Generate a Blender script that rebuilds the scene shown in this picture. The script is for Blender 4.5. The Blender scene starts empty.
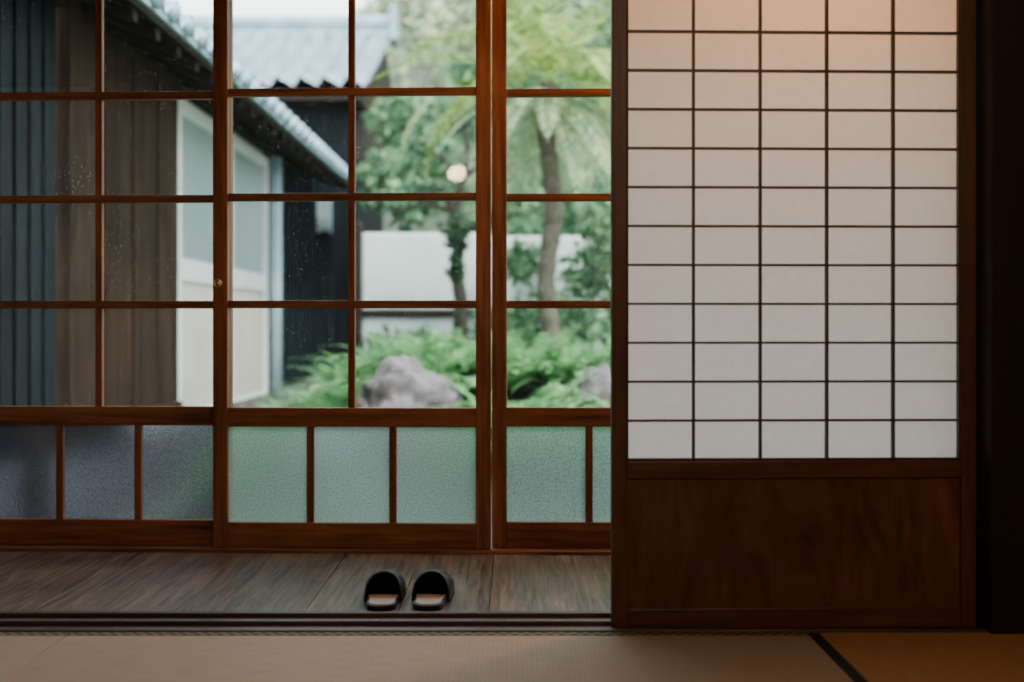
import bpy, bmesh, math, random
import numpy as np
from mathutils import Vector, Matrix, noise
random.seed(7); np.random.seed(7)
F=1068.0; CH=0.75; HY=326.0
S=bpy.context.scene
COL=S.collection

# ---------------------------------------------------------------- materials
def newmat(name):
    m=bpy.data.materials.new(name); m.use_nodes=True
    nt=m.node_tree; nt.nodes.clear()
    out=nt.nodes.new('ShaderNodeOutputMaterial')
    return m,nt,out
def N(nt,t,**kw):
    n=nt.nodes.new(t)
    for k,v in kw.items():
        if k in n.inputs: n.inputs[k].default_value=v
        else: setattr(n,k,v)
    return n
def ramp(nt,stops):
    r=nt.nodes.new('ShaderNodeValToRGB')
    e=r.color_ramp.elements
    while len(e)<len(stops): e.new(0.5)
    for i,(p,c) in enumerate(stops):
        e[i].position=p; e[i].color=(c[0],c[1],c[2],1)
    return r
def wood(name,c1,c2,axis='Z',rough=0.45,scale=1.0,coat=0.0,wavy=0.0,bump=0.15,spec=0.5,vary=0.0,lo=0.30,hi=0.72,sc=1.6):
    m,nt,out=newmat(name)
    tc=nt.nodes.new('ShaderNodeTexCoord')
    mp=nt.nodes.new('ShaderNodeMapping')
    s=[26*scale]*3; s['XYZ'.index(axis)]=sc*scale
    mp.inputs['Scale'].default_value=s
    nt.links.new(tc.outputs['Object'],mp.inputs['Vector'])
    n1=N(nt,'ShaderNodeTexNoise',Scale=1.6,Detail=8.0,Roughness=0.66,Distortion=wavy)
    nt.links.new(mp.outputs[0],n1.inputs['Vector'])
    n2=N(nt,'ShaderNodeTexNoise',Scale=2.2,Detail=3.0)
    nt.links.new(tc.outputs['Object'],n2.inputs['Vector'])
    r=ramp(nt,[(lo,c1),(hi,c2)])
    nt.links.new(n1.outputs['Fac'],r.inputs['Fac'])
    mx=N(nt,'ShaderNodeMixRGB',blend_type='MULTIPLY',Fac=0.6)
    r2=ramp(nt,[(0.3,(0.55,0.55,0.55)),(0.7,(1.1,1.1,1.1))])
    nt.links.new(n2.outputs['Fac'],r2.inputs['Fac'])
    nt.links.new(r.outputs[0],mx.inputs[1]); nt.links.new(r2.outputs[0],mx.inputs[2])
    b=N(nt,'ShaderNodeBsdfPrincipled',Roughness=rough)
    b.inputs['Specular IOR Level'].default_value=spec
    b.inputs['Coat Weight'].default_value=coat; b.inputs['Coat Roughness'].default_value=0.25
    src=mx.outputs[0]
    if vary:
        g=nt.nodes.new('ShaderNodeNewGeometry')
        r3=ramp(nt,[(0.0,(1-vary,1-vary,1-vary)),(1.0,(1.0,1.0,1.0))]); nt.links.new(g.outputs['Random Per Island'],r3.inputs['Fac'])
        m3=N(nt,'ShaderNodeMixRGB',blend_type='MULTIPLY',Fac=1.0)
        nt.links.new(src,m3.inputs[1]); nt.links.new(r3.outputs[0],m3.inputs[2]); src=m3.outputs[0]
    nt.links.new(src,b.inputs['Base Color'])
    bp=N(nt,'ShaderNodeBump',Strength=bump,Distance=0.004)
    nt.links.new(n1.outputs['Fac'],bp.inputs['Height']); nt.links.new(bp.outputs[0],b.inputs['Normal'])
    nt.links.new(b.outputs[0],out.inputs[0])
    return m
def plain(name,c,rough=0.7,c2=None,scale=6.0,metal=0.0,bump=0.0,spec=0.5):
    m,nt,out=newmat(name)
    b=N(nt,'ShaderNodeBsdfPrincipled',Roughness=rough,Metallic=metal)
    b.inputs['Specular IOR Level'].default_value=spec
    tc=nt.nodes.new('ShaderNodeTexCoord')
    n=N(nt,'ShaderNodeTexNoise',Scale=scale,Detail=6.0,Roughness=0.6)
    nt.links.new(tc.outputs['Object'],n.inputs['Vector'])
    r=ramp(nt,[(0.35,c),(0.68,c2 or tuple(x*0.8 for x in c))])
    nt.links.new(n.outputs['Fac'],r.inputs['Fac']); nt.links.new(r.outputs[0],b.inputs['Base Color'])
    if bump:
        bp=N(nt,'ShaderNodeBump',Strength=bump,Distance=0.01)
        nt.links.new(n.outputs['Fac'],bp.inputs['Height']); nt.links.new(bp.outputs[0],b.inputs['Normal'])
    nt.links.new(b.outputs[0],out.inputs[0])
    return m
def leafmat(name,ca,cb,trans=0.35):
    m,nt,out=newmat(name)
    g=nt.nodes.new('ShaderNodeNewGeometry')
    r=ramp(nt,[(0.0,ca),(1.0,cb)])
    nt.links.new(g.outputs['Random Per Island'],r.inputs['Fac'])
    d=N(nt,'ShaderNodeBsdfPrincipled',Roughness=0.5); d.inputs['Specular IOR Level'].default_value=0.25
    t=nt.nodes.new('ShaderNodeBsdfTranslucent')
    nt.links.new(r.outputs[0],d.inputs['Base Color']); nt.links.new(r.outputs[0],t.inputs['Color'])
    mx=N(nt,'ShaderNodeMixShader',Fac=trans)
    nt.links.new(d.outputs[0],mx.inputs[1]); nt.links.new(t.outputs[0],mx.inputs[2])
    nt.links.new(mx.outputs[0],out.inputs[0])
    return m
def glassmat():
    m,nt,out=newmat('window_glass')
    fr=N(nt,'ShaderNodeFresnel',IOR=1.5)
    tr=nt.nodes.new('ShaderNodeBsdfTransparent'); tr.inputs[0].default_value=(0.93,0.97,0.965,1)
    gl=N(nt,'ShaderNodeBsdfGlossy',Roughness=0.02)
    mul=N(nt,'ShaderNodeMath',operation='MULTIPLY'); mul.inputs[1].default_value=1.5; mul.use_clamp=True
    nt.links.new(fr.outputs[0],mul.inputs[0])
    mx=nt.nodes.new('ShaderNodeMixShader')
    nt.links.new(mul.outputs[0],mx.inputs[0]); nt.links.new(tr.outputs[0],mx.inputs[1]); nt.links.new(gl.outputs[0],mx.inputs[2])
    tc=nt.nodes.new('ShaderNodeTexCoord')
    v=N(nt,'ShaderNodeTexVoronoi',Scale=95.0)
    nt.links.new(tc.outputs['Object'],v.inputs['Vector'])
    lt=N(nt,'ShaderNodeMath',operation='LESS_THAN'); lt.inputs[1].default_value=0.18
    nt.links.new(v.outputs['Distance'],lt.inputs[0])
    n=N(nt,'ShaderNodeTexNoise',Scale=2.5,Detail=3.0)
    nt.links.new(tc.outputs['Object'],n.inputs['Vector'])
    r=ramp(nt,[(0.36,(0.03,0.03,0.03)),(0.78,(0.34,0.34,0.34))])
    nt.links.new(n.outputs['Fac'],r.inputs['Fac'])
    m2=N(nt,'ShaderNodeMath',operation='MULTIPLY')
    nt.links.new(lt.outputs[0],m2.inputs[0]); nt.links.new(r.outputs[0],m2.inputs[1])
    ad=N(nt,'ShaderNodeMath',operation='ADD'); ad.inputs[1].default_value=0.004
    nt.links.new(m2.outputs[0],ad.inputs[0])
    df=N(nt,'ShaderNodeBsdfTranslucent'); df.inputs[0].default_value=(0.9,0.95,0.95,1)
    mx2=nt.nodes.new('ShaderNodeMixShader')
    nt.links.new(ad.outputs[0],mx2.inputs[0]); nt.links.new(mx.outputs[0],mx2.inputs[1]); nt.links.new(df.outputs[0],mx2.inputs[2])
    nt.links.new(mx2.outputs[0],out.inputs[0])
    return m
def frostmat(name,ca,cb,rough,tfac):
    m,nt,out=newmat(name)
    tc=nt.nodes.new('ShaderNodeTexCoord')
    n=N(nt,'ShaderNodeTexNoise',Scale=230.0,Detail=2.0)
    nt.links.new(tc.outputs['Object'],n.inputs['Vector'])
    bp=N(nt,'ShaderNodeBump',Strength=0.5,Distance=0.002)
    nt.links.new(n.outputs['Fac'],bp.inputs['Height'])
    r=ramp(nt,[(0.36,ca),(0.64,cb)])
    nt.links.new(n.outputs['Fac'],r.inputs['Fac'])
    rf=N(nt,'ShaderNodeBsdfRefraction',Roughness=rough,IOR=1.25)
    t=nt.nodes.new('ShaderNodeBsdfTranslucent')
    for s in (rf,t):
        nt.links.new(r.outputs[0],s.inputs['Color']); nt.links.new(bp.outputs[0],s.inputs['Normal'])
    mx=N(nt,'ShaderNodeMixShader',Fac=tfac)
    nt.links.new(rf.outputs[0],mx.inputs[1]); nt.links.new(t.outputs[0],mx.inputs[2])
    gl=N(nt,'ShaderNodeBsdfGlossy',Roughness=0.3); nt.links.new(bp.outputs[0],gl.inputs['Normal'])
    m3=N(nt,'ShaderNodeMixShader',Fac=0.04)
    nt.links.new(mx.outputs[0],m3.inputs[1]); nt.links.new(gl.outputs[0],m3.inputs[2])
    nt.links.new(m3.outputs[0],out.inputs[0])
    return m
def papermat():
    m,nt,out=newmat('shoji_paper')
    tc=nt.nodes.new('ShaderNodeTexCoord')
    n=N(nt,'ShaderNodeTexNoise',Scale=45.0,Detail=5.0,Roughness=0.7)
    nt.links.new(tc.outputs['Object'],n.inputs['Vector'])
    r=ramp(nt,[(0.3,(0.87,0.82,0.825)),(0.7,(0.93,0.885,0.89))])
    nt.links.new(n.outputs['Fac'],r.inputs['Fac'])
    d=nt.nodes.new('ShaderNodeBsdfDiffuse'); t=nt.nodes.new('ShaderNodeBsdfTranslucent')
    nt.links.new(r.outputs[0],d.inputs[0]); nt.links.new(r.outputs[0],t.inputs[0])
    mx=N(nt,'ShaderNodeMixShader',Fac=0.66)
    nt.links.new(d.outputs[0],mx.inputs[1]); nt.links.new(t.outputs[0],mx.inputs[2])
    nt.links.new(mx.outputs[0],out.inputs[0])
    return m
def emis(name,c,s):
    m,nt,out=newmat(name)
    e=N(nt,'ShaderNodeEmission',Strength=s); e.inputs[0].default_value=(*c,1)
    nt.links.new(e.outputs[0],out.inputs[0]); return m
def tatamimat(name,c1,c2,axis):
    m,nt,out=newmat(name)
    tc=nt.nodes.new('ShaderNodeTexCoord')
    mp=nt.nodes.new('ShaderNodeMapping')
    s=[400,400,400]; s['XYZ'.index(axis)]=12
    mp.inputs['Scale'].default_value=s
    nt.links.new(tc.outputs['Object'],mp.inputs['Vector'])
    n=N(nt,'ShaderNodeTexNoise',Scale=1.0,Detail=2.0)
    nt.links.new(mp.outputs[0],n.inputs['Vector'])
    w=N(nt,'ShaderNodeTexWave',Scale=28.0,Distortion=0.3); w.bands_direction=axis
    nt.links.new(tc.outputs['Object'],w.inputs['Vector'])
    a=N(nt,'ShaderNodeMixRGB',blend_type='MIX',Fac=0.12)
    nt.links.new(n.outputs['Fac'],a.inputs[1]); nt.links.new(w.outputs['Fac'],a.inputs[2])
    r=ramp(nt,[(0.3,c1),(0.7,c2)]); nt.links.new(a.outputs[0],r.inputs['Fac'])
    b=N(nt,'ShaderNodeBsdfPrincipled',Roughness=0.6); b.inputs['Specular IOR Level'].default_value=0.3
    nt.links.new(r.outputs[0],b.inputs['Base Color'])
    bp=N(nt,'ShaderNodeBump',Strength=0.2,Distance=0.002); nt.links.new(a.outputs[0],bp.inputs['Height']); nt.links.new(bp.outputs[0],b.inputs['Normal'])
    nt.links.new(b.outputs[0],out.inputs[0]); return m
def herimat(name,c1,c2,sc):
    m,nt,out=newmat(name)
    tc=nt.nodes.new('ShaderNodeTexCoord')
    w=N(nt,'ShaderNodeTexChecker',Scale=sc); w.inputs[1].default_value=(*c1,1); w.inputs[2].default_value=(*c2,1)
    nt.links.new(tc.outputs['Object'],w.inputs['Vector'])
    b=N(nt,'ShaderNodeBsdfPrincipled',Roughness=0.8); nt.links.new(w.outputs[0],b.inputs['Base Color'])
    nt.links.new(b.outputs[0],out.inputs[0]); return m

RW1=(0.095,0.034,0.016); RW2=(0.40,0.168,0.082)
M={}
M['frV']=wood('window_wood_vertical',RW1,RW2,'Z',0.45,spec=.3)
M['frH']=wood('window_wood_horizontal',RW1,RW2,'X',0.45,spec=.3)
M['shV']=wood('shoji_wood_vertical',(0.050,0.017,0.009),(0.165,0.060,0.031),'Z',0.45)
M['shH']=wood('shoji_wood_horizontal',(0.050,0.017,0.009),(0.165,0.060,0.031),'X',0.45)
M['kumiko']=wood('kumiko_wood',(0.025,0.011,0.009),(0.07,0.028,0.02),'X',0.5)
M['panel']=wood('shoji_skirt_wood',(0.035,0.011,0.006),(0.20,0.070,0.037),'Z',0.5,0.22,0.05,2.2,0.05,sc=6.0,lo=.26,hi=.78)
M['floor']=wood('engawa_board_wood',(0.030,0.019,0.014),(0.42,0.30,0.235),'Y',0.33,1.3,0.0,0.6,0.5,vary=.4,lo=.33,hi=.68)
M['sill']=wood('threshold_wood',(0.045,0.027,0.022),(0.13,0.08,0.068),'X',0.4)
M['ceil']=wood('ceiling_wood',(0.06,0.03,0.015),(0.16,0.09,0.05),'Y',0.6)
M['dark']=wood('dark_wood',(0.008,0.004,0.003),(0.026,0.010,0.007),'Z',0.5,spec=.3)
M['black']=wood('charred_board_wood',(0.002,0.004,0.006),(0.009,0.018,0.026),'Z',0.6,0.5,spec=.15)
M['brown']=wood('weathered_board_wood',(0.005,0.003,0.002),(0.055,0.031,0.018),'Z',0.8,0.4,0,0.7,0.6,spec=.1)
M['rafter']=wood('eave_wood',(0.008,0.006,0.004),(0.025,0.017,0.012),'X',0.7,0.5,spec=.15)
M['plaster']=plain('room_plaster',(0.14,0.10,0.07),0.9,(0.11,0.075,0.055),20)
M['white']=plain('white_painted_wood',(0.70,0.72,0.70),0.6,(0.60,0.64,0.62),3)
M['cream']=plain('cream_panel',(0.56,0.52,0.44),0.7,(0.47,0.44,0.38),2)
M['pale']=plain('pale_window_pane',(0.28,0.36,0.36),0.25,(0.23,0.31,0.32),1)
M['pipe']=plain('downpipe_blue',(0.30,0.44,0.50),0.4)
M['tile']=plain('roof_tile',(0.32,0.43,0.49),0.35,(0.15,0.24,0.30),5)
M['rock']=plain('garden_rock',(0.19,0.17,0.175),0.9,(0.05,0.046,0.05),7,0,0.8)
M['ground']=plain('moss_ground',(0.06,0.09,0.06),0.95,(0.12,0.13,0.10),2.5,0,0.5)
M['wallw']=plain('garden_wall_plaster',(0.60,0.68,0.66),0.8,(0.42,0.52,0.50),1.5)
M['bark']=plain('tree_bark',(0.03,0.025,0.02),0.9,(0.07,0.06,0.045),14,0,0.7)
M['barkc']=plain('cycad_bark',(0.06,0.05,0.035),0.9,(0.12,0.11,0.08),14,0,0.7)
M['leafA']=leafmat('hill_leaves',(0.10,0.20,0.11),(0.54,0.62,0.40))
M['leafB']=leafmat('shrub_leaves',(0.025,0.10,0.055),(0.23,0.40,0.20))
M['leafD']=leafmat('tree_leaves_dark',(0.015,0.05,0.03),(0.10,0.19,0.10))
M['fern']=leafmat('fern_leaves',(0.05,0.18,0.07),(0.25,0.50,0.20))
M['cyc']=leafmat('cycad_leaves',(0.04,0.13,0.03),(0.44,0.56,0.15))
M['cycd']=leafmat('cycad_old_leaves',(0.10,0.20,0.10),(0.48,0.56,0.32))
M['glass']=glassmat()
M['frost']=frostmat('frosted_glass',(0.24,0.37,0.34),(0.52,0.66,0.62),0.5,0.30)
M['frostShade']=frostmat('frosted_glass_clearer_shaded',(0.18,0.21,0.26),(0.38,0.43,0.52),0.25,0.04)  # less rough copy; darker tint paints in the dimness behind the left panes
M['paper']=papermat()
M['brass']=plain('brass',(0.75,0.52,0.22),0.3,(0.6,0.4,0.16),9,1.0)
M['tatA']=tatamimat('tatami_rush',(0.33,0.225,0.145),(0.48,0.345,0.24),'X')
M['tatB']=tatamimat('tatami_rush_warm_lit',(0.36,0.165,0.060),(0.52,0.265,0.105),'Y')  # orange in the rush colour stands in for warm lamplight on the right
M['heriA']=herimat('tatami_border_olive',(0.05,0.045,0.02),(0.20,0.17,0.07),70)
M['heriB']=herimat('tatami_border_black',(0.008,0.008,0.008),(0.03,0.032,0.025),90)
M['slip']=plain('slipper_leather',(0.009,0.007,0.007),0.38,(0.014,0.010,0.010),30)
M['insole']=plain('slipper_insole',(0.42,0.37,0.35),0.6,(0.34,0.30,0.28),30)
M['rim']=plain('slipper_piping',(0.04,0.03,0.028),0.35)
M['lamp']=emis('lamp_globe_glow',(1.0,0.72,0.44),62.0)
M['lamp2']=emis('ceiling_lamp_glow',(1.0,0.42,0.14),190.0)
M['fill']=emis('fill_light_glow',(1.0,0.70,0.44),28.0)  # glow of the added fill light
M['cord']=plain('lamp_cord',(0.02,0.02,0.02),0.6)

# ---------------------------------------------------------------- mesh helpers
def empty(name,loc=(0,0,0),rz=0.0):
    e=bpy.data.objects.new(name,None); COL.objects.link(e); e.location=loc; e.rotation_euler=(0,0,rz); e.empty_display_size=0.1
    return e
class MB:
    def __init__(s,name,mats,parent=None,bevel=0.0,smooth=False,loc=(0,0,0)):
        s.v=[];s.f=[];s.mi=[];s.name=name;s.mats=mats;s.parent=parent;s.bevel=bevel;s.smooth=smooth;s.loc=loc
    def box(s,x0,x1,y0,y1,z0,z1,mi=0):
        b=len(s.v)
        s.v+=[(x0,y0,z0),(x1,y0,z0),(x1,y1,z0),(x0,y1,z0),(x0,y0,z1),(x1,y0,z1),(x1,y1,z1),(x0,y1,z1)]
        s.f+=[tuple(b+i for i in q) for q in ((0,3,2,1),(4,5,6,7),(0,1,5,4),(1,2,6,5),(2,3,7,6),(3,0,4,7))]
        s.mi+=[mi]*6; return s
    def quad(s,a,b,c,d,mi=0):
        n=len(s.v); s.v+=[a,b,c,d]; s.f.append((n,n+1,n+2,n+3)); s.mi.append(mi); return s
    def prism(s,pts,axis,a0,a1,mi=0):
        n=len(pts); b=len(s.v)
        for a in (a0,a1):
            for p in pts:
                if axis=='Y': s.v.append((p[0],a,p[1]))
                elif axis=='X': s.v.append((a,p[0],p[1]))
                else: s.v.append((p[0],p[1],a))
        s.f.append(tuple(b+i for i in range(n))); s.f.append(tuple(b+n+i for i in reversed(range(n)))); s.mi+=[mi,mi]
        for i in range(n):
            j=(i+1)%n; s.f.append((b+j,b+i,b+n+i,b+n+j)); s.mi.append(mi)
        return s
    def tube(s,path,radii,seg=12,mi=0):
        b=len(s.v); P=[Vector(p) for p in path]
        for i,p in enumerate(P):
            d=(P[min(i+1,len(P)-1)]-P[max(i-1,0)]).normalized()
            up=Vector((0,0,1)) if abs(d.z)<0.9 else Vector((1,0,0))
            a=d.cross(up).normalized(); c=d.cross(a).normalized()
            for k in range(seg):
                t=2*math.pi*k/seg
                s.v.append(tuple(p+(a*math.cos(t)+c*math.sin(t))*radii[i]))
        for i in range(len(P)-1):
            for k in range(seg):
                k2=(k+1)%seg
                s.f.append((b+i*seg+k,b+i*seg+k2,b+(i+1)*seg+k2,b+(i+1)*seg+k)); s.mi.append(mi)
        s.f.append(tuple(b+k for k in range(seg))); s.mi.append(mi)
        s.f.append(tuple(b+(len(P)-1)*seg+k for k in range(seg))); s.mi.append(mi)
        return s
    def done(s):
        me=bpy.data.meshes.new(s.name); me.from_pydata(s.v,[],s.f)
        for m in s.mats: me.materials.append(m)
        me.polygons.foreach_set('material_index',s.mi)
        if s.smooth: me.polygons.foreach_set('use_smooth',[True]*len(s.f))
        bm=bmesh.new(); bm.from_mesh(me); bmesh.ops.recalc_face_normals(bm,faces=bm.faces); bm.to_mesh(me); bm.free()
        me.update()
        o=bpy.data.objects.new(s.name,me); COL.objects.link(o); o.location=s.loc
        if s.parent: o.parent=s.parent
        if s.bevel:
            md=o.modifiers.new('bevel','BEVEL'); md.width=s.bevel; md.segments=2; md.limit_method='ANGLE'
        return o
def npmesh(name,V,Fc,mat,parent=None):
    me=bpy.data.meshes.new(name)
    V=np.asarray(V,dtype=np.float32); Fc=np.asarray(Fc,dtype=np.int32); k=Fc.shape[1]
    me.vertices.add(len(V)); me.vertices.foreach_set('co',V.ravel())
    me.loops.add(Fc.size); me.loops.foreach_set('vertex_index',Fc.ravel())
    me.polygons.add(len(Fc)); me.polygons.foreach_set('loop_start',np.arange(0,Fc.size,k,dtype=np.int32))
    me.update(calc_edges=True); me.validate()
    me.materials.append(mat)
    o=bpy.data.objects.new(name,me); COL.objects.link(o)
    if parent: o.parent=parent
    return o
def leaves(centers,radii,per,size,flat=0.8,shell=0.65):
    Vs=[]
    for c,r,n in zip(centers,radii,per):
        d=np.random.normal(size=(n,3)); d/=np.linalg.norm(d,axis=1)[:,None]
        d*=(shell+(1-shell)*np.random.rand(n))[:,None]
        p=np.array(c)+d*np.array(r)
        u=np.random.normal(size=(n,3)); u/=np.linalg.norm(u,axis=1)[:,None]
        w=np.random.normal(size=(n,3)); w-= (w*u).sum(1)[:,None]*u; w/=np.linalg.norm(w,axis=1)[:,None]
        L=(size*(0.6+0.8*np.random.rand(n)))[:,None]
        Vs.append(np.stack([p-u*L,p+w*L*0.45,p+u*L,p-w*L*0.45],1).reshape(-1,3))
    V=np.concatenate(Vs); Fc=np.arange(len(V)).reshape(-1,4)
    return V,Fc
def frond(base,az,elev,L,droop,nl,ll,lw,taper='mid',lift=0.0):
    V=[];Fc=[]
    p=Vector(base); e=elev; h=Vector((math.cos(az),math.sin(az),0)); side=Vector((-math.sin(az),math.cos(az),0))
    st=L/nl
    for i in range(nl):
        d=h*math.cos(e)+Vector((0,0,math.sin(e)))
        q=p+d*st
        b=len(V); w=0.006*(1-i/nl)+0.002
        V+=[p-side*w,p+side*w,q+side*w,q-side*w]; Fc.append((b,b+1,b+2,b+3))
        t=i/nl
        if t>0.10:
            if taper=='mid': k=math.sin(math.pi*min(1,0.18+t*0.86))**0.6
            else: k=(1-t)**0.8+0.05
            l=ll*k
            for sg in (-1,1):
                dd=(side*sg*0.85+d*0.5+Vector((0,0,lift))).normalized()
                a=p; c=p+dd*l; m_=p+dd*l*0.45
                b=len(V); V+=[a,m_+d*lw,c,m_-d*lw]; Fc.append((b,b+1,b+2,b+3))
        p=q; e-=droop/nl*(0.5+t)
    return [tuple(v) for v in V],Fc
def addfr(acc,fr):
    b=len(acc[0]); acc[0].extend(fr[0]); acc[1].extend([tuple(b+i for i in f) for f in fr[1]])

# ---------------------------------------------------------------- camera
cam=bpy.data.cameras.new('camera'); co=bpy.data.objects.new('camera',cam); COL.objects.link(co)
co.location=(0,0,CH); co.rotation_euler=(math.pi/2,0,0)
cam.sensor_width=36; cam.lens=F/1024*36; cam.shift_y=-(341-HY)/1024.0
cam.dof.use_dof=True; cam.dof.focus_distance=3.15; cam.dof.aperture_fstop=1.3
cam.clip_start=0.05; cam.clip_end=200
S.camera=co

# ---------------------------------------------------------------- sliding glass doors
AW=math.radians(1.8); PX,PY=-0.066,3.55
def U(px):
    t=(px-512)/F; return (PY*t-PX)/(math.cos(AW)+t*math.sin(AW))
def glass_door(name,u0,u1,yo,lock=None,fr='frost'):
    root=empty(name,(PX,PY,0),-AW)
    sw=0.050; T=0.015
    y0,y1=yo-T,yo+T
    fv=MB('stiles',[M['frV']],root,0.003); fh=MB('rails',[M['frH']],root,0.003)
    zt=1.93
    fv.box(u0,u0+sw,y0,y1,0.010,zt); fv.box(u1-sw,u1,y0,y1,0.010,zt)
    a,b=u0+sw,u1-sw
    fh.box(a,b,y0+.001,y1-.001,0.010,0.095); fh.box(a,b,y0+.001,y1-.001,0.414,0.478); fh.box(a,b,y0+.001,y1-.001,1.875,zt)
    mv=MB('muntins_vertical',[M['frV']],root,0.002); mh=MB('muntins_horizontal',[M['frH']],root,0.002)
    for z in (0.822,1.180,1.530): mh.box(a,b,y0+.004,y1-.004,z-.013,z+.013)
    c=(a+b)/2
    zs=[0.478,0.809,0.835,1.167,1.193,1.517,1.543,1.875]
    for i in range(0,8,2): mv.box(c-.0115,c+.0115,y0+.005,y1-.005,zs[i],zs[i+1])
    for k in (1,2):
        x=a+(b-a)*k/3; mv.box(x-.012,x+.012,y0+.005,y1-.005,0.095,0.414)
    fv.done(); fh.done(); mv.done(); mh.done()
    g=MB('clear_panes',[M['glass']],root); g.quad((a-.005,yo,0.47),(b+.005,yo,0.47),(b+.005,yo,1.88),(a-.005,yo,1.88)); g.done()
    g=MB('frosted_panes',[M[fr]],root); g.quad((a-.005,yo,0.09),(b+.005,yo,0.09),(b+.005,yo,0.42),(a-.005,yo,0.42)); g.done()
    if lock:
        lk=MB('screw_lock',[M['brass']],root,0,True)
        x,z=lock; yy=y0
        lk.tube([(x,yy+.004,z),(x,yy-.006,z)],[.012,.011],20)
        lk.tube([(x,yy-.006,z),(x,yy-.020,z)],[.005,.005],12)
        ring=[(x+.009*math.cos(t),yy-.022,z+.013*math.sin(t)) for t in np.linspace(0,2*math.pi,21)]
        lk.tube(ring,[.0025]*21,8)
        lk.done()
    return root
w1=glass_door('window_1',U(-37),U(229),0.034,None,'frostShade')
w2=glass_door('window_2',U(214),U(491),0.0,(U(220.5),0.893))
w3=glass_door('window_3',U(491.5),U(491.5)+0.925,0.034)
w4=glass_door('window_4',U(491.5)+0.87,U(491.5)+1.80,0.0)
w5=glass_door('window_5',U(-37)-0.88,U(-37)+0.05,0.0,None,'frostShade')
tr=empty('window_track',(PX,PY,0),-AW)
b=MB('lower_track',[M['frH']],tr,0.002)
b.box(-3.0,1.95,-.045,.075,-.06,.008); b.box(-3.0,1.95,-.045,-.035,.008,.012); b.done()
b=MB('upper_track',[M['frH']],tr,0.002); b.box(-3.0,1.95,-.05,.08,1.932,2.02); b.done()
b=MB('transom_wall',[M['plaster']],tr); b.box(-3.0,1.95,-.01,.05,2.02,2.45); b.done()

# ---------------------------------------------------------------- engawa
fl=MB('floor_engawa',[M['floor']],None,0.002)
xs=[-2.9,-2.45,-2.06,-1.66,-1.26,-0.89,-0.545,-0.30,-0.06,0.36,0.80,1.22,1.62,2.05]
for i in range(len(xs)-1):
    fl.box(xs[i]+.0008,xs[i+1]-.0008,2.80,3.60-0.02+0.03*(i<6),-0.04,-random.random()*0.001)
fl.done()
b=MB('threshold_sill',[M['sill']],None,0.0015)
b.box(-2.9,2.05,2.618,2.797,-.05,-.007)
for y0,y1 in ((2.618,2.640),(2.700,2.716),(2.776,2.797)): b.box(-2.9,2.05,y0,y1,-.007,0.004)
b.done()
b=MB('subfloor',[M['dark']]); b.box(-2.9,2.9,-2.6,3.62,-.30,-.07); b.done()

# ---------------------------------------------------------------- tatami
def mat(name,x0,x1,y0,y1,along,tm,hm):
    b=MB(name,[tm,hm],None,0.002)
    h=.026
    if along=='X':
        b.box(x0,x1,y0+h,y1-h,-.05,0.0); b.box(x0,x1,y1-h,y1,-.05,.0012,1); b.box(x0,x1,y0,y0+h,-.05,.0012,1)
    else:
        b.box(x0+h,x1-h,y0,y1,-.05,0.0); b.box(x0,x0+h,y0,y1,-.05,.0012,1); b.box(x1-h,x1,y0,y1,-.05,.0012,1)
    b.done()
mat('tatami_mat',-1.08,0.722,1.71,2.614,'X',M['tatA'],M['heriA'])
mat('tatami_mat',-2.88,-1.083,1.71,2.614,'X',M['tatA'],M['heriA'])
mat('tatami_mat',0.725,1.63,0.80,2.614,'Y',M['tatB'],M['heriB'])
mat('tatami_mat',1.633,2.54,0.80,2.614,'Y',M['tatB'],M['heriB'])
mat('tatami_mat',-1.08,0.722,0.80,1.707,'X',M['tatA'],M['heriA'])
mat('tatami_mat',-2.88,-1.083,0.80,1.707,'X',M['tatA'],M['heriA'])
for i in range(3):
    for j in range(3):
        mat('tatami_mat',-2.88+1.805*i,-1.08+1.805*i,0.797-0.907*(j+1)+.003,0.797-0.907*j,'X',M['tatA'],M['heriA'])

# ---------------------------------------------------------------- shoji
def shoji(name,x,y,rz,W=0.915):
    root=empty(name,(x,y,0),rz)
    T=.030; sw=.038
    fv=MB('stiles',[M['shV']],root,.0025); fv.box(0,sw,0,T,-.005,1.80); fv.box(W-sw,W,0,T,-.005,1.80); fv.done()
    fh=MB('rails',[M['shH']],root,.0025)
    a,b=sw,W-sw
    fh.box(a,b,.001,T-.001,-.004,.046); fh.box(a,b,.001,T-.001,.370,.413); fh.box(a,b,.001,T-.001,1.765,1.80); fh.done()
    pn=MB('skirt_panel',[M['panel']],root); pn.box(a-.004,b+.004,.010,.018,.04,.375); pn.done()
    k=MB('kumiko_lattice',[M['kumiko']],root)
    for i in range(1,5):
        xx=a+(b-a)*i/5; k.box(xx-.0030,xx+.0030,.006,.020,.413,1.765)
    for i in range(0,14):
        z=.4165+.0972*i
        k.box(a,b,.008,.020,z-.0028,z+.0028)
    k.box(a,a+.004,.004,.020,.413,1.765); k.box(b-.004,b,.004,.020,.413,1.765)
    k.done()
    p=MB('paper',[M['paper']],root); p.quad((a-.003,.0205,.41),(b+.003,.0205,.41),(b+.003,.0205,1.77),(a-.003,.0205,1.77)); p.done()
    return root
shoji('shoji_screen',0.248,2.652,math.radians(1.4))
shoji('shoji_screen',-2.72,2.725,0)

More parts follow.
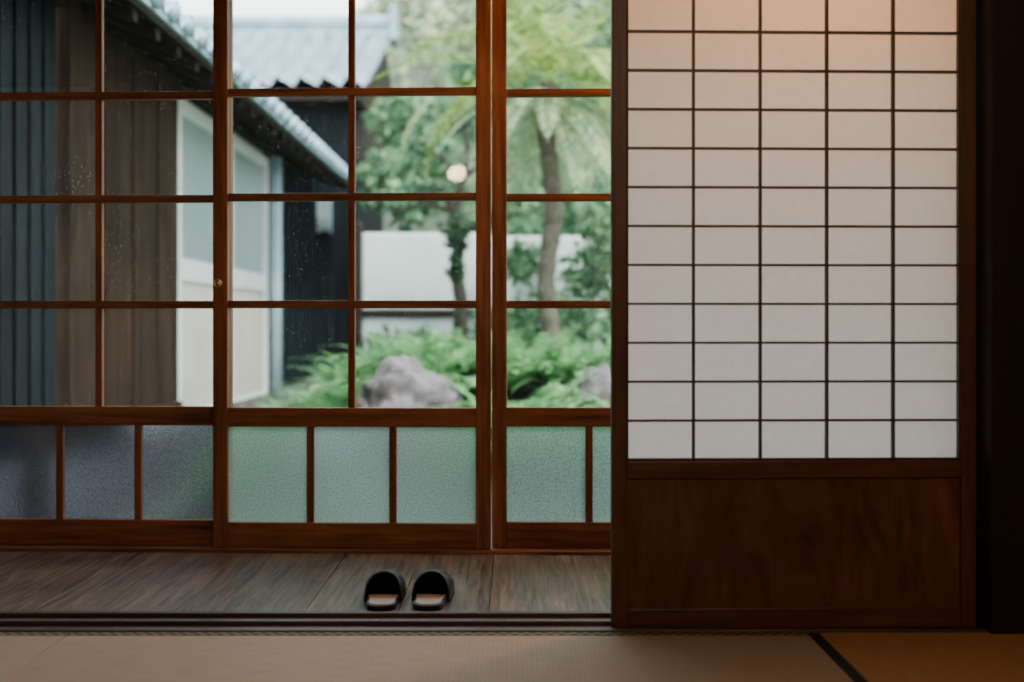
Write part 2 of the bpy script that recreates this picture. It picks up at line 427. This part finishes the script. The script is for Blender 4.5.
# ---------------------------------------------------------------- room shell
b=MB('lintel_beam',[M['shH']],None,.003); b.box(-2.9,2.05,2.61,2.80,1.803,1.90); b.done()
b=MB('wall_front_upper',[M['plaster']]); b.box(-2.9,2.9,2.67,2.74,1.90,2.5); b.done()
b=MB('door_post',[M['dark']],None,.004); b.box(1.166,1.285,2.60,2.81,-.05,2.5); b.done()
b=MB('wall_front_right',[M['dark']],None,.002)
for i in range(8): b.box(1.287+.2*i,1.483+.2*i,2.655,2.70,-.05,1.80)
b.box(1.287,2.9,2.64,2.655,0,.06)
b.box(1.287,2.9,2.655,2.70,1.80,1.90)
b.done()
b=MB('wall_left',[M['plaster']]); b.box(-2.98,-2.9,-2.65,3.70,-.07,2.5); b.done()
b=MB('wall_right',[M['plaster']]); b.box(2.9,2.98,-2.65,2.80,-.07,2.5); b.done()
b=MB('wall_engawa_right',[M['dark']]); b.box(1.93,2.05,2.80,3.62,-.07,2.5); b.done()
b=MB('wall_back',[M['plaster']]); b.box(-2.98,2.98,-2.73,-2.65,-.07,2.5); b.done()
b=MB('ceiling',[M['ceil']],None)
for i in range(13): b.box(-2.98+.4585*i,-2.98+.4585*(i+1)-.006,-2.73,2.74,2.45,2.47)
b.box(-2.98,2.98,-2.73,2.74,2.47,2.50)
b.done()
b=MB('ceiling_engawa',[M['ceil']],None); b.box(-2.98,2.05,2.74,3.72,2.40,2.44); b.done()
b=MB('roof_eave',[M['rafter'],M['tile']],None)
b.prism([(2.74,2.75),(4.35,2.42),(4.35,2.50),(2.74,2.90)],'X',-3.3,3.3,0)
for i in range(15): b.box(-3.2+.45*i,-3.14+.45*i,3.62,4.30,2.40,2.46)
b.box(-3.3,3.3,4.30,4.40,2.46,2.56,1)
b.done()

# ---------------------------------------------------------------- slippers
def slipper(name,x,y,rz):
    root=empty(name,(x,y,0),rz)
    L=.262
    def outline(t):
        w=.0405+.0135*math.sin(math.pi*min(1,max(0,(t-.25)/.75))*0.85)
        e=1.0
        if t<.13: e=math.sqrt(max(0,1-((.13-t)/.13)**2))
        if t>.80: e=math.sqrt(max(0,1-((t-.80)/.20)**2))
        return w*e
    so=MB('sole',[M['slip'],M['insole']],root,.002,False)
    ts=[0,.004,.015,.035,.06,.09,.13]+list(np.linspace(.2,.8,12))+[.86,.91,.95,.98,.994,1.0]
    R=[(outline(t),t*L) for t in ts]; Lf=[(-outline(t),t*L) for t in reversed(ts[1:-1])]
    pts=R+Lf
    so.prism(pts,'Z',.001,.016,0)
    def sec(t0,t1):
        tt=[t for t in ts if t0<=t<=t1]
        return [(outline(t)*.86,t*L*.97+.007) for t in tt]+[(-outline(t)*.86,t*L*.97+.007) for t in reversed(tt)]
    so.prism(sec(.004,.47),'Z',.016,.0185,1)
    so.done()
    vm=MB('upper',[M['slip']],root,0,True)
    nt_,na=18,20; V=[]
    for i in range(nt_+1):
        s=i/nt_
        for j in range(na+1):
            a=math.pi*j/na
            t0=.38+.10*math.sin(a)**2
            t=t0+(1.0-t0)*math.sin(s*math.pi/2)
            hw=outline(t)+.003
            H=.060*math.sqrt(max(0,1-max(0,(t-.42)/.58)**2.3))+.014
            V.append((hw*math.cos(a)*-1,t*L,.003+(H)*math.sin(a)**.72))
    vm.v=V
    for i in range(nt_):
        for j in range(na):
            q=i*(na+1)+j; vm.f.append((q,q+1,q+na+2,q+na+1)); vm.mi.append(0)
    o=vm.done(); md=o.modifiers.new('thick','SOLIDIFY'); md.thickness=.003; md.offset=-1
    rm=MB('piping',[M['rim']],root,0,True); rm.tube([V[j] for j in range(na+1)],[.0028]*(na+1),8); rm.done()
    return root
slipper('slipper',-0.345,2.800,math.radians(2.5))
slipper('slipper',-0.224,2.802,math.radians(-2))

# ---------------------------------------------------------------- lamps
def lamp(name,x,y,z,r,m,top):
    root=empty(name,(x,y,z))
    bm=bmesh.new(); bmesh.ops.create_uvsphere(bm,u_segments=32,v_segments=20,radius=r)
    me=bpy.data.meshes.new('globe'); bm.to_mesh(me); bm.free(); me.materials.append(m)
    me.polygons.foreach_set('use_smooth',[True]*len(me.polygons))
    o=bpy.data.objects.new('globe',me); COL.objects.link(o); o.parent=root; o.scale=(1,1,.8)
    c=MB('cord_and_cap',[M['cord']],root,0,True)
    c.tube([(0,0,r*.7),(0,0,r*1.0),(0,0,r*1.2)],[r*.4,r*.3,.006],16); c.tube([(0,0,r*1.15),(0,0,top-z-.02)],[.004,.004],8)
    c.tube([(0,0,top-z-.03),(0,0,top-z)],[.05,.05],20)
    c.done()
lamp('pendant_lamp',-0.589,0.0,1.77,.062,M['lamp'],2.45)
lamp('ceiling_lamp',0.72,3.12,2.08,.075,M['lamp2'],2.40)
pl=empty('added_fill_light',(1.0,-0.5,2.3))  # added box light out of view, brightens the room interior
c=MB('fill_light_box',[M['fill']],pl); c.box(-.27,.27,-.27,.27,-.10,.10); c.done()
c=MB('fill_light_frame',[M['shV']],pl,.002)
for sx in (-1,1):
    for sy in (-1,1): c.box(sx*.275-.012,sx*.275+.012,sy*.275-.012,sy*.275+.012,-.12,.15)
for z in (-.11,.10):
    c.box(-.28,.28,-.285,-.272,z,z+.014); c.box(-.28,.28,.272,.285,z,z+.014); c.box(-.285,-.272,-.28,.28,z,z+.014); c.box(.272,.285,-.28,.28,z,z+.014)
c.done()

# ---------------------------------------------------------------- neighbouring wing on the left
wg=empty('house_wing')
XW=-2.40; G=-0.45
b=MB('charred_boards',[M['black']],wg,.004)
y=4.2
while y<5.62:
    b.box(XW-.03,XW,y,y+.155,G,2.5); b.box(XW,XW+.018,y-.012,y+.018,G,2.5); y+=.158
b.done()
b=MB('weathered_boards',[M['brown'],M['black']],wg,.006)
b.box(XW-.1,XW+.06,5.66,6.02,G,2.5)
b.box(XW-.05,XW-.01,6.02,6.26,G,2.5,1)
for i,(a,c) in enumerate(((6.26,6.70),(6.71,7.12),(7.13,7.54))): b.box(XW-.03,XW+.015*(i+1),a,c,.18,2.5)
b.box(XW-.03,XW+.07,6.22,7.56,.10,.22)
b.done()
b=MB('foundation',[M['rock']],wg); b.box(XW-.1,XW+.03,4.2,16,G-.1,.10); b.done()
b=MB('white_sliding_doors',[M['white'],M['pale'],M['cream']],wg,.004)
b.box(XW-.05,XW-.03,7.58,10.4,G,2.5,2)
for (a,c) in ((7.58,8.98),(9.0,10.38)):
    b.box(XW-.03,XW+.03,a,a+.09,.0,2.38); b.box(XW-.03,XW+.03,c-.09,c,.0,2.38)
    b.box(XW-.03,XW+.028,a+.09,c-.09,2.28,2.38); b.box(XW-.03,XW+.028,a+.09,c-.09,1.08,1.24); b.box(XW-.03,XW+.028,a+.09,c-.09,0,.12)
    b.box(XW-.028,XW,a+.09,c-.09,1.24,2.28,1); b.box(XW-.028,XW+.01,a+.09,c-.09,.12,1.08,2)
b.done()
b=MB('far_wall',[M['black']],wg,.004)
y=10.5
while y<12.8: b.box(XW-.03,XW,y,y+.19,G,2.6); b.box(XW,XW+.02,y-.015,y+.015,G,2.6); y+=.2
b.done()
b=MB('downpipe',[M['pipe']],wg,0,True); b.tube([(XW+.10,10.44,G),(XW+.10,10.44,2.4)],[.05,.05],12); b.done()
XE=-1.90; ZE=2.37
b=MB('eave',[M['rafter']],wg)
sl=.38
b.prism([(XE,ZE),(XW-2.4,ZE+sl*(XE-XW+2.4)),(XW-2.4,ZE+.06+sl*(XE-XW+2.4)),(XE,ZE+.06)],'Y',3.9,12.6)
y=4.0
while y<12.5:
    b.prism([(XE-.03,ZE-.06),(XW-.1,ZE-.06+sl*(XE-XW+.07)),(XW-.1,ZE+.01+sl*(XE-XW+.07)),(XE-.03,ZE+.0)],'Y',y,y+.06); y+=.36
b.box(XW-.06,XW+.05,3.9,12.6,2.44,2.58)
b.done()
def tileroof(name,parent,o,ac,down,na,nd,pitch=.27,step=.24):
    o=Vector(o);ac=Vector(ac).normalized();down=Vector(down).normalized(); up=ac.cross(down)
    if up.z<0: up=-up
    V=[];Fc=[]; K=8
    for r in range(nd):
        for e in (0,1):
            for i in range(na*K+1):
                ph=(i%K)/K*2*math.pi
                h=.045*math.sin(ph)+.016*math.sin(2*ph)
                V.append(tuple(o+ac*(i*pitch/K)+down*((r+e)*step+(.02 if e else 0))+up*(h+(.065 if e else 0)+.03)))
    W_=na*K+1
    for r in range(nd):
        for i in range(na*K):
            q=r*2*W_+i; Fc.append((q,q+1,q+W_+1,q+W_))
        if r<nd-1:
            for i in range(na*K):
                q=(r*2+1)*W_+i; Fc.append((q,q+1,q+W_+1,q+W_))
    return npmesh(name,V,Fc,M['tile'],parent)
tileroof('roof_tiles',wg,(XW-2.3,3.9,ZE+.03+sl*(XE-XW+2.3)),(0,1,0),(1,0,-sl),32,12,.27,.25)
b=MB('tile_ends',[M['tile']],wg,0,True)
y=3.95
while y<12.55:
    b.tube([(XE+.02,y,ZE+.10),(XE+.07,y,ZE+.085)],[.055,.055],12); y+=.27
b.done()
b=MB('gutter_board',[M['tile']],wg); b.box(XE-.005,XE+.03,3.9,12.6,ZE+.03,ZE+.085); b.done()

# ---------------------------------------------------------------- tiled outbuilding behind
ob=empty('tiled_outbuilding')
def at(px,py,Y): return ((px-512)/F*Y, Y, CH+(HY-py)/F*Y)
b=MB('charred_walls',[M['black'],M['brown']],ob,.004)
x0,x1=-4.6,-1.99
x=x0
while x<x1-.05:
    b.box(x,min(x+.19,x1),12.95,13.0,G,3.45); b.box(x-.015,x+.015,12.93,12.95,G,3.45); x+=.2
b.box(x1-.06,x1+.06,12.92,16.0,G,3.4)
b.box(x0,x1,12.90,12.95,2.55,2.68,1)
b.done()
b=MB('small_window',[M['pale'],M['pipe']],ob,.004)
b.box(-2.33,-2.20,12.88,12.92,1.90,2.3,0); b.box(-2.35,-2.33,12.87,12.93,1.88,2.32,1); b.box(-2.20,-2.18,12.87,12.93,1.88,2.32,1)
b.done()
zr,yr=4.75,14.9; ze,ye=3.50,12.35
b=MB('gable_and_soffit',[M['dark'],M['rafter']],ob)
b.prism([(ye+.05,ze),(yr,zr-.02),(17.3,ze),(17.3,ze-.12),(ye+.05,ze-.12)],'X',x0-.1,x1+.22,0)
b.prism([(12.95,ze-.12),(16.0,ze-.12),(16.0,2.75),(12.95,2.75)],'X',x1+.06,x1+.2,0)
b.done()
tileroof('roof_tiles',ob,(-4.9,yr,zr),(1,0,0),(0,ye-yr,ze-zr),12,11,.27,.262)
b=MB('ridge_tiles',[M['tile']],ob,.01)
b.box(-4.9,x1+.32,yr-.12,yr+.12,zr,zr+.16); b.box(-4.9,x1+.34,yr-.16,yr+.16,zr+.16,zr+.20)
b.tube([(-4.9,yr,zr+.24),(x1+.38,yr,zr+.24)],[.09,.09],14)
b.box(x1+.3,x1+.40,yr-.2,yr+.2,zr-.05,zr+.42)
b.done()

# ---------------------------------------------------------------- ground and hill
def gz(x,y):
    z=G
    if y>4.6: z+= .75*min(1,(y-4.6)/2.6)**1.2 *(1/(1+math.exp(-(x+1.35)*5)))
    if y>11: z+= (y-11)**1.12*.42*(1/(1+math.exp(-(x+3.2)*1.2))+.0)
    if y>17: z+= (y-17)*.35
    z+=.10*noise.noise(Vector((x*.8,y*.8,0)))
    return z
V=[];Fc=[]; nx,ny=90,90
for j in range(ny+1):
    for i in range(nx+1):
        x=-14+28*i/nx; y=3.66+28*j/ny
        V.append((x,y,gz(x,y)-(.0 if y>4.2 else .05)))
for j in range(ny):
    for i in range(nx):
        q=j*(nx+1)+i; Fc.append((q,q+1,q+nx+2,q+nx+1))
npmesh('garden_ground',V,Fc,M['ground'])

grp={0:([],[],[]),1:([],[],[])}
for k in range(290):
    y=random.uniform(13.5,29); x=random.uniform(-.55*y-1,.6*y)
    if x<-.6 and y<18.6: continue
    r=random.uniform(.7,1.5)
    if x<.9 and y<18.6: r=min(r,.8); x=max(x,-.2)
    g=grp[0 if y>=18.6 else 1]
    g[0].append((x,y,gz(x,y)+r*.5)); g[1].append((r,r*.8,r*random.uniform(.8,1.2))); g[2].append(int(440*r))
for k in (0,1):
    V,Fc=leaves(*grp[k],.12)
    npmesh('hillside_shrubs',V,Fc,M['leafA'])
cs=[];rs=[];pn=[]
for (px,py,Y,r) in ((425,165,11.8,.50),(455,120,12.4,.5),(402,120,12.8,.45),(490,205,11.5,.6),(560,240,10.9,.5),(600,200,11.2,.7),(600,270,10.7,.45),(520,250,10.8,.4),
                    (395,180,12.3,.45),(520,150,12.3,.5),(650,300,10.7,.6),(700,200,11,.9),(410,205,11.4,.32),(560,180,11.9,.5),
                    (540,70,12.6,.65),(590,110,12.2,.6),(610,30,12.8,.6),(520,10,13.0,.5),(500,95,12.8,.4),(470,75,13.0,.35)):
    p=at(px,py,Y); cs.append(p); rs.append((r,r*.7,r*.85)); pn.append(int(800*r))
V,Fc=leaves(cs,rs,pn,.075,shell=.3)
npmesh('garden_shrubs',V,Fc,M['leafB'])
cs=[];rs=[];pn=[]
for (px,py,Y,r) in ((385,352,9.45,.25),(500,335,9.4,.33),(585,330,9.3,.4),(420,352,9.5,.25),(540,325,9.4,.4),(640,330,9.4,.4),
                    (520,262,9.5,.22),(590,275,9.4,.32),(602,225,9.5,.30),(560,205,9.6,.22),(620,250,9.3,.3),(512,205,9.5,.16)):
    p=at(px,py,Y); cs.append(p); rs.append((r,r*.7,r*.95)); pn.append(int(900*r))
V,Fc=leaves(cs,rs,pn,.06,shell=.3)
npmesh('camellia_hedge',V,Fc,M['leafB'])
gw=MB('garden_wall',[M['wallw'],M['dark']],None,.02)
Yg=10.0
xa=at(362,0,Yg)[0]; xb=at(478,0,Yg)[0]
gw.box(xa,xb,Yg,Yg+.12,0,at(0,233,Yg)[2]); gw.box(xa-.05,xa,Yg-.05,Yg+.14,0,at(0,222,Yg)[2],1)
gw.box(xa,xb+2.2,Yg-.03,Yg+.15,at(0,318,Yg)[2],at(0,309,Yg)[2],1)  # dark strip stands in for the shadow line along the wall
gw.box(xb,xb+2.2,Yg+.02,Yg+.12,0,at(0,236,Yg)[2])
gw.done()
gt=empty('garden_tree')
b=MB('trunk',[M['bark']],gt,0,True)
base=at(459,350,9.0)
pts=[(base[0],9,gz(base[0],9)-.1)]+[at(px,py,9.0) for px,py in ((461,300),(456,270),(460,240),(455,210),(462,180),(468,150),(463,120))]
b.tube(pts,[.08,.06,.055,.05,.045,.035,.025,.012],12)
for (p,q,r) in ((pts[4],at(430,200,9.1),.020),(pts[5],at(425,150,9.2),.018),(pts[5],at(495,165,9.1),.018),(pts[3],at(480,225,9.0),.016),(pts[4],at(392,212,9.1),.015)):
    mid=tuple((a+c)/2+(.06 if i==2 else 0) for i,(a,c) in enumerate(zip(p,q)))
    b.tube([p,mid,q],[r*1.5,r,r*.5],8)
b.done()
cs=[at(430,195,9.1),at(425,148,9.2),at(490,160,9.1),at(462,120,9.0),at(457,235,8.95),at(457,270,8.95),at(380,205,9.1)]
V,Fc=leaves(cs,[(.24,.22,.12),(.26,.25,.16),(.2,.2,.15),(.26,.25,.15),(.11,.12,.18),(.09,.1,.14),(.16,.14,.08)],[130,130,110,110,260,150,90],.045,shell=.1)
npmesh('leaves',V,Fc,M['leafD'],gt)

# cycad
cy=empty('cycad_palm')
Yc=8.0; cx,_,cz=at(550,84,Yc)
b=MB('trunk',[M['barkc']],cy,0,False)
zz=np.linspace(gz(cx,Yc)-.1,cz,26)
b.tube([(cx+.03*math.sin(i*.5),Yc,z) for i,z in enumerate(zz)],[.065+.010*(i%2) for i in range(26)],14); b.done()
acc=([],[]); acd=([],[])
for k in range(30):
    az=k*2.399+random.uniform(-.2,.2); el=random.uniform(.10,1.35)
    addfr(acc,frond((cx,Yc,cz),az,el,random.uniform(1.2,1.6),random.uniform(1.0,2.0),34,.20,.016,'mid',.1))
for k in range(30):
    az=k*2.399+1; addfr(acd,frond((cx,Yc,cz-.08),az,random.uniform(-.7,.15),random.uniform(.9,1.25),random.uniform(.8,1.5),34,.15,.012,'mid',-.25))
npmesh('fronds',acc[0],acc[1],M['cyc'],cy); npmesh('drooping_fronds',acd[0],acd[1],M['cycd'],cy)
# rocks
RK=[((at(408,400,6.5)[0],6.5,.19),(.34,.28,.34),1.3),((at(602,400,6.6)[0],6.6,.20),(.22,.25,.27),4.1),((at(340,430,6.2)[0],6.2,.0),(.22,.2,.2),7.7)]
def rock(name,c,r,seed):
    bm=bmesh.new(); bmesh.ops.create_icosphere(bm,subdivisions=5,radius=1)
    for v in bm.verts:
        d=v.co.normalized(); h=1+.28*noise.noise(d*1.5+Vector((seed,0,0)))+.16*noise.noise(d*4+Vector((0,seed,0)))+.05*noise.noise(d*12)
        v.co=Vector((d.x*r[0]*h,d.y*r[1]*h,d.z*r[2]*h))
    me=bpy.data.meshes.new(name); bm.to_mesh(me); bm.free(); me.materials.append(M['rock'])
    me.polygons.foreach_set('use_smooth',[True]*len(me.polygons))
    o=bpy.data.objects.new(name,me); COL.objects.link(o); o.location=c
for c,r,s in RK: rock('garden_rock',c,r,s)
# ferns
acc=([],[])
n=0
while n<130:
    Y=random.uniform(6.0,8.6); px=random.uniform(262,720); x=(px-512)/F*Y
    if x<-1.66: continue
    if (x-cx)**2+(Y-Yc)**2<.12: continue
    if 350<px<470 and Y<7.0: continue
    if any((x-c[0])**2+(Y-c[1])**2<(r[0]+.18)**2 for c,r,s in RK): continue
    z=gz(x,Y); n+=1
    s=random.uniform(.8,1.3)
    for f in range(9):
        addfr(acc,frond((x,Y,z),f*.7+random.random(),random.uniform(.6,1.25),.58*s,random.uniform(1.1,1.7),20,.14*s,.015,'tri',.05))
npmesh('fern_bed',acc[0],acc[1],M['fern'])

# ---------------------------------------------------------------- sky & sun
w=bpy.data.worlds.new('overcast_sky'); S.world=w; w.use_nodes=True
nt=w.node_tree; nt.nodes.clear()
o=nt.nodes.new('ShaderNodeOutputWorld'); bg=N(nt,'ShaderNodeBackground',Strength=5.6)
tc=nt.nodes.new('ShaderNodeTexCoord'); sp=nt.nodes.new('ShaderNodeSeparateXYZ')
r=ramp(nt,[(0.0,(1.0,1.0,0.98)),(0.6,(0.84,0.93,1.0))])
nt.links.new(tc.outputs['Generated'],sp.inputs[0]); nt.links.new(sp.outputs['Z'],r.inputs['Fac'])
nt.links.new(r.outputs[0],bg.inputs[0]); nt.links.new(bg.outputs[0],o.inputs[0])
sn=bpy.data.lights.new('sun','SUN'); sn.energy=9.0; sn.angle=math.radians(12); sn.color=(1,.97,.9)
so=bpy.data.objects.new('sun',sn); COL.objects.link(so); so.location=(3,2,12)
so.rotation_euler=Vector((-.35,.55,-1)).to_track_quat('-Z','Y').to_euler()
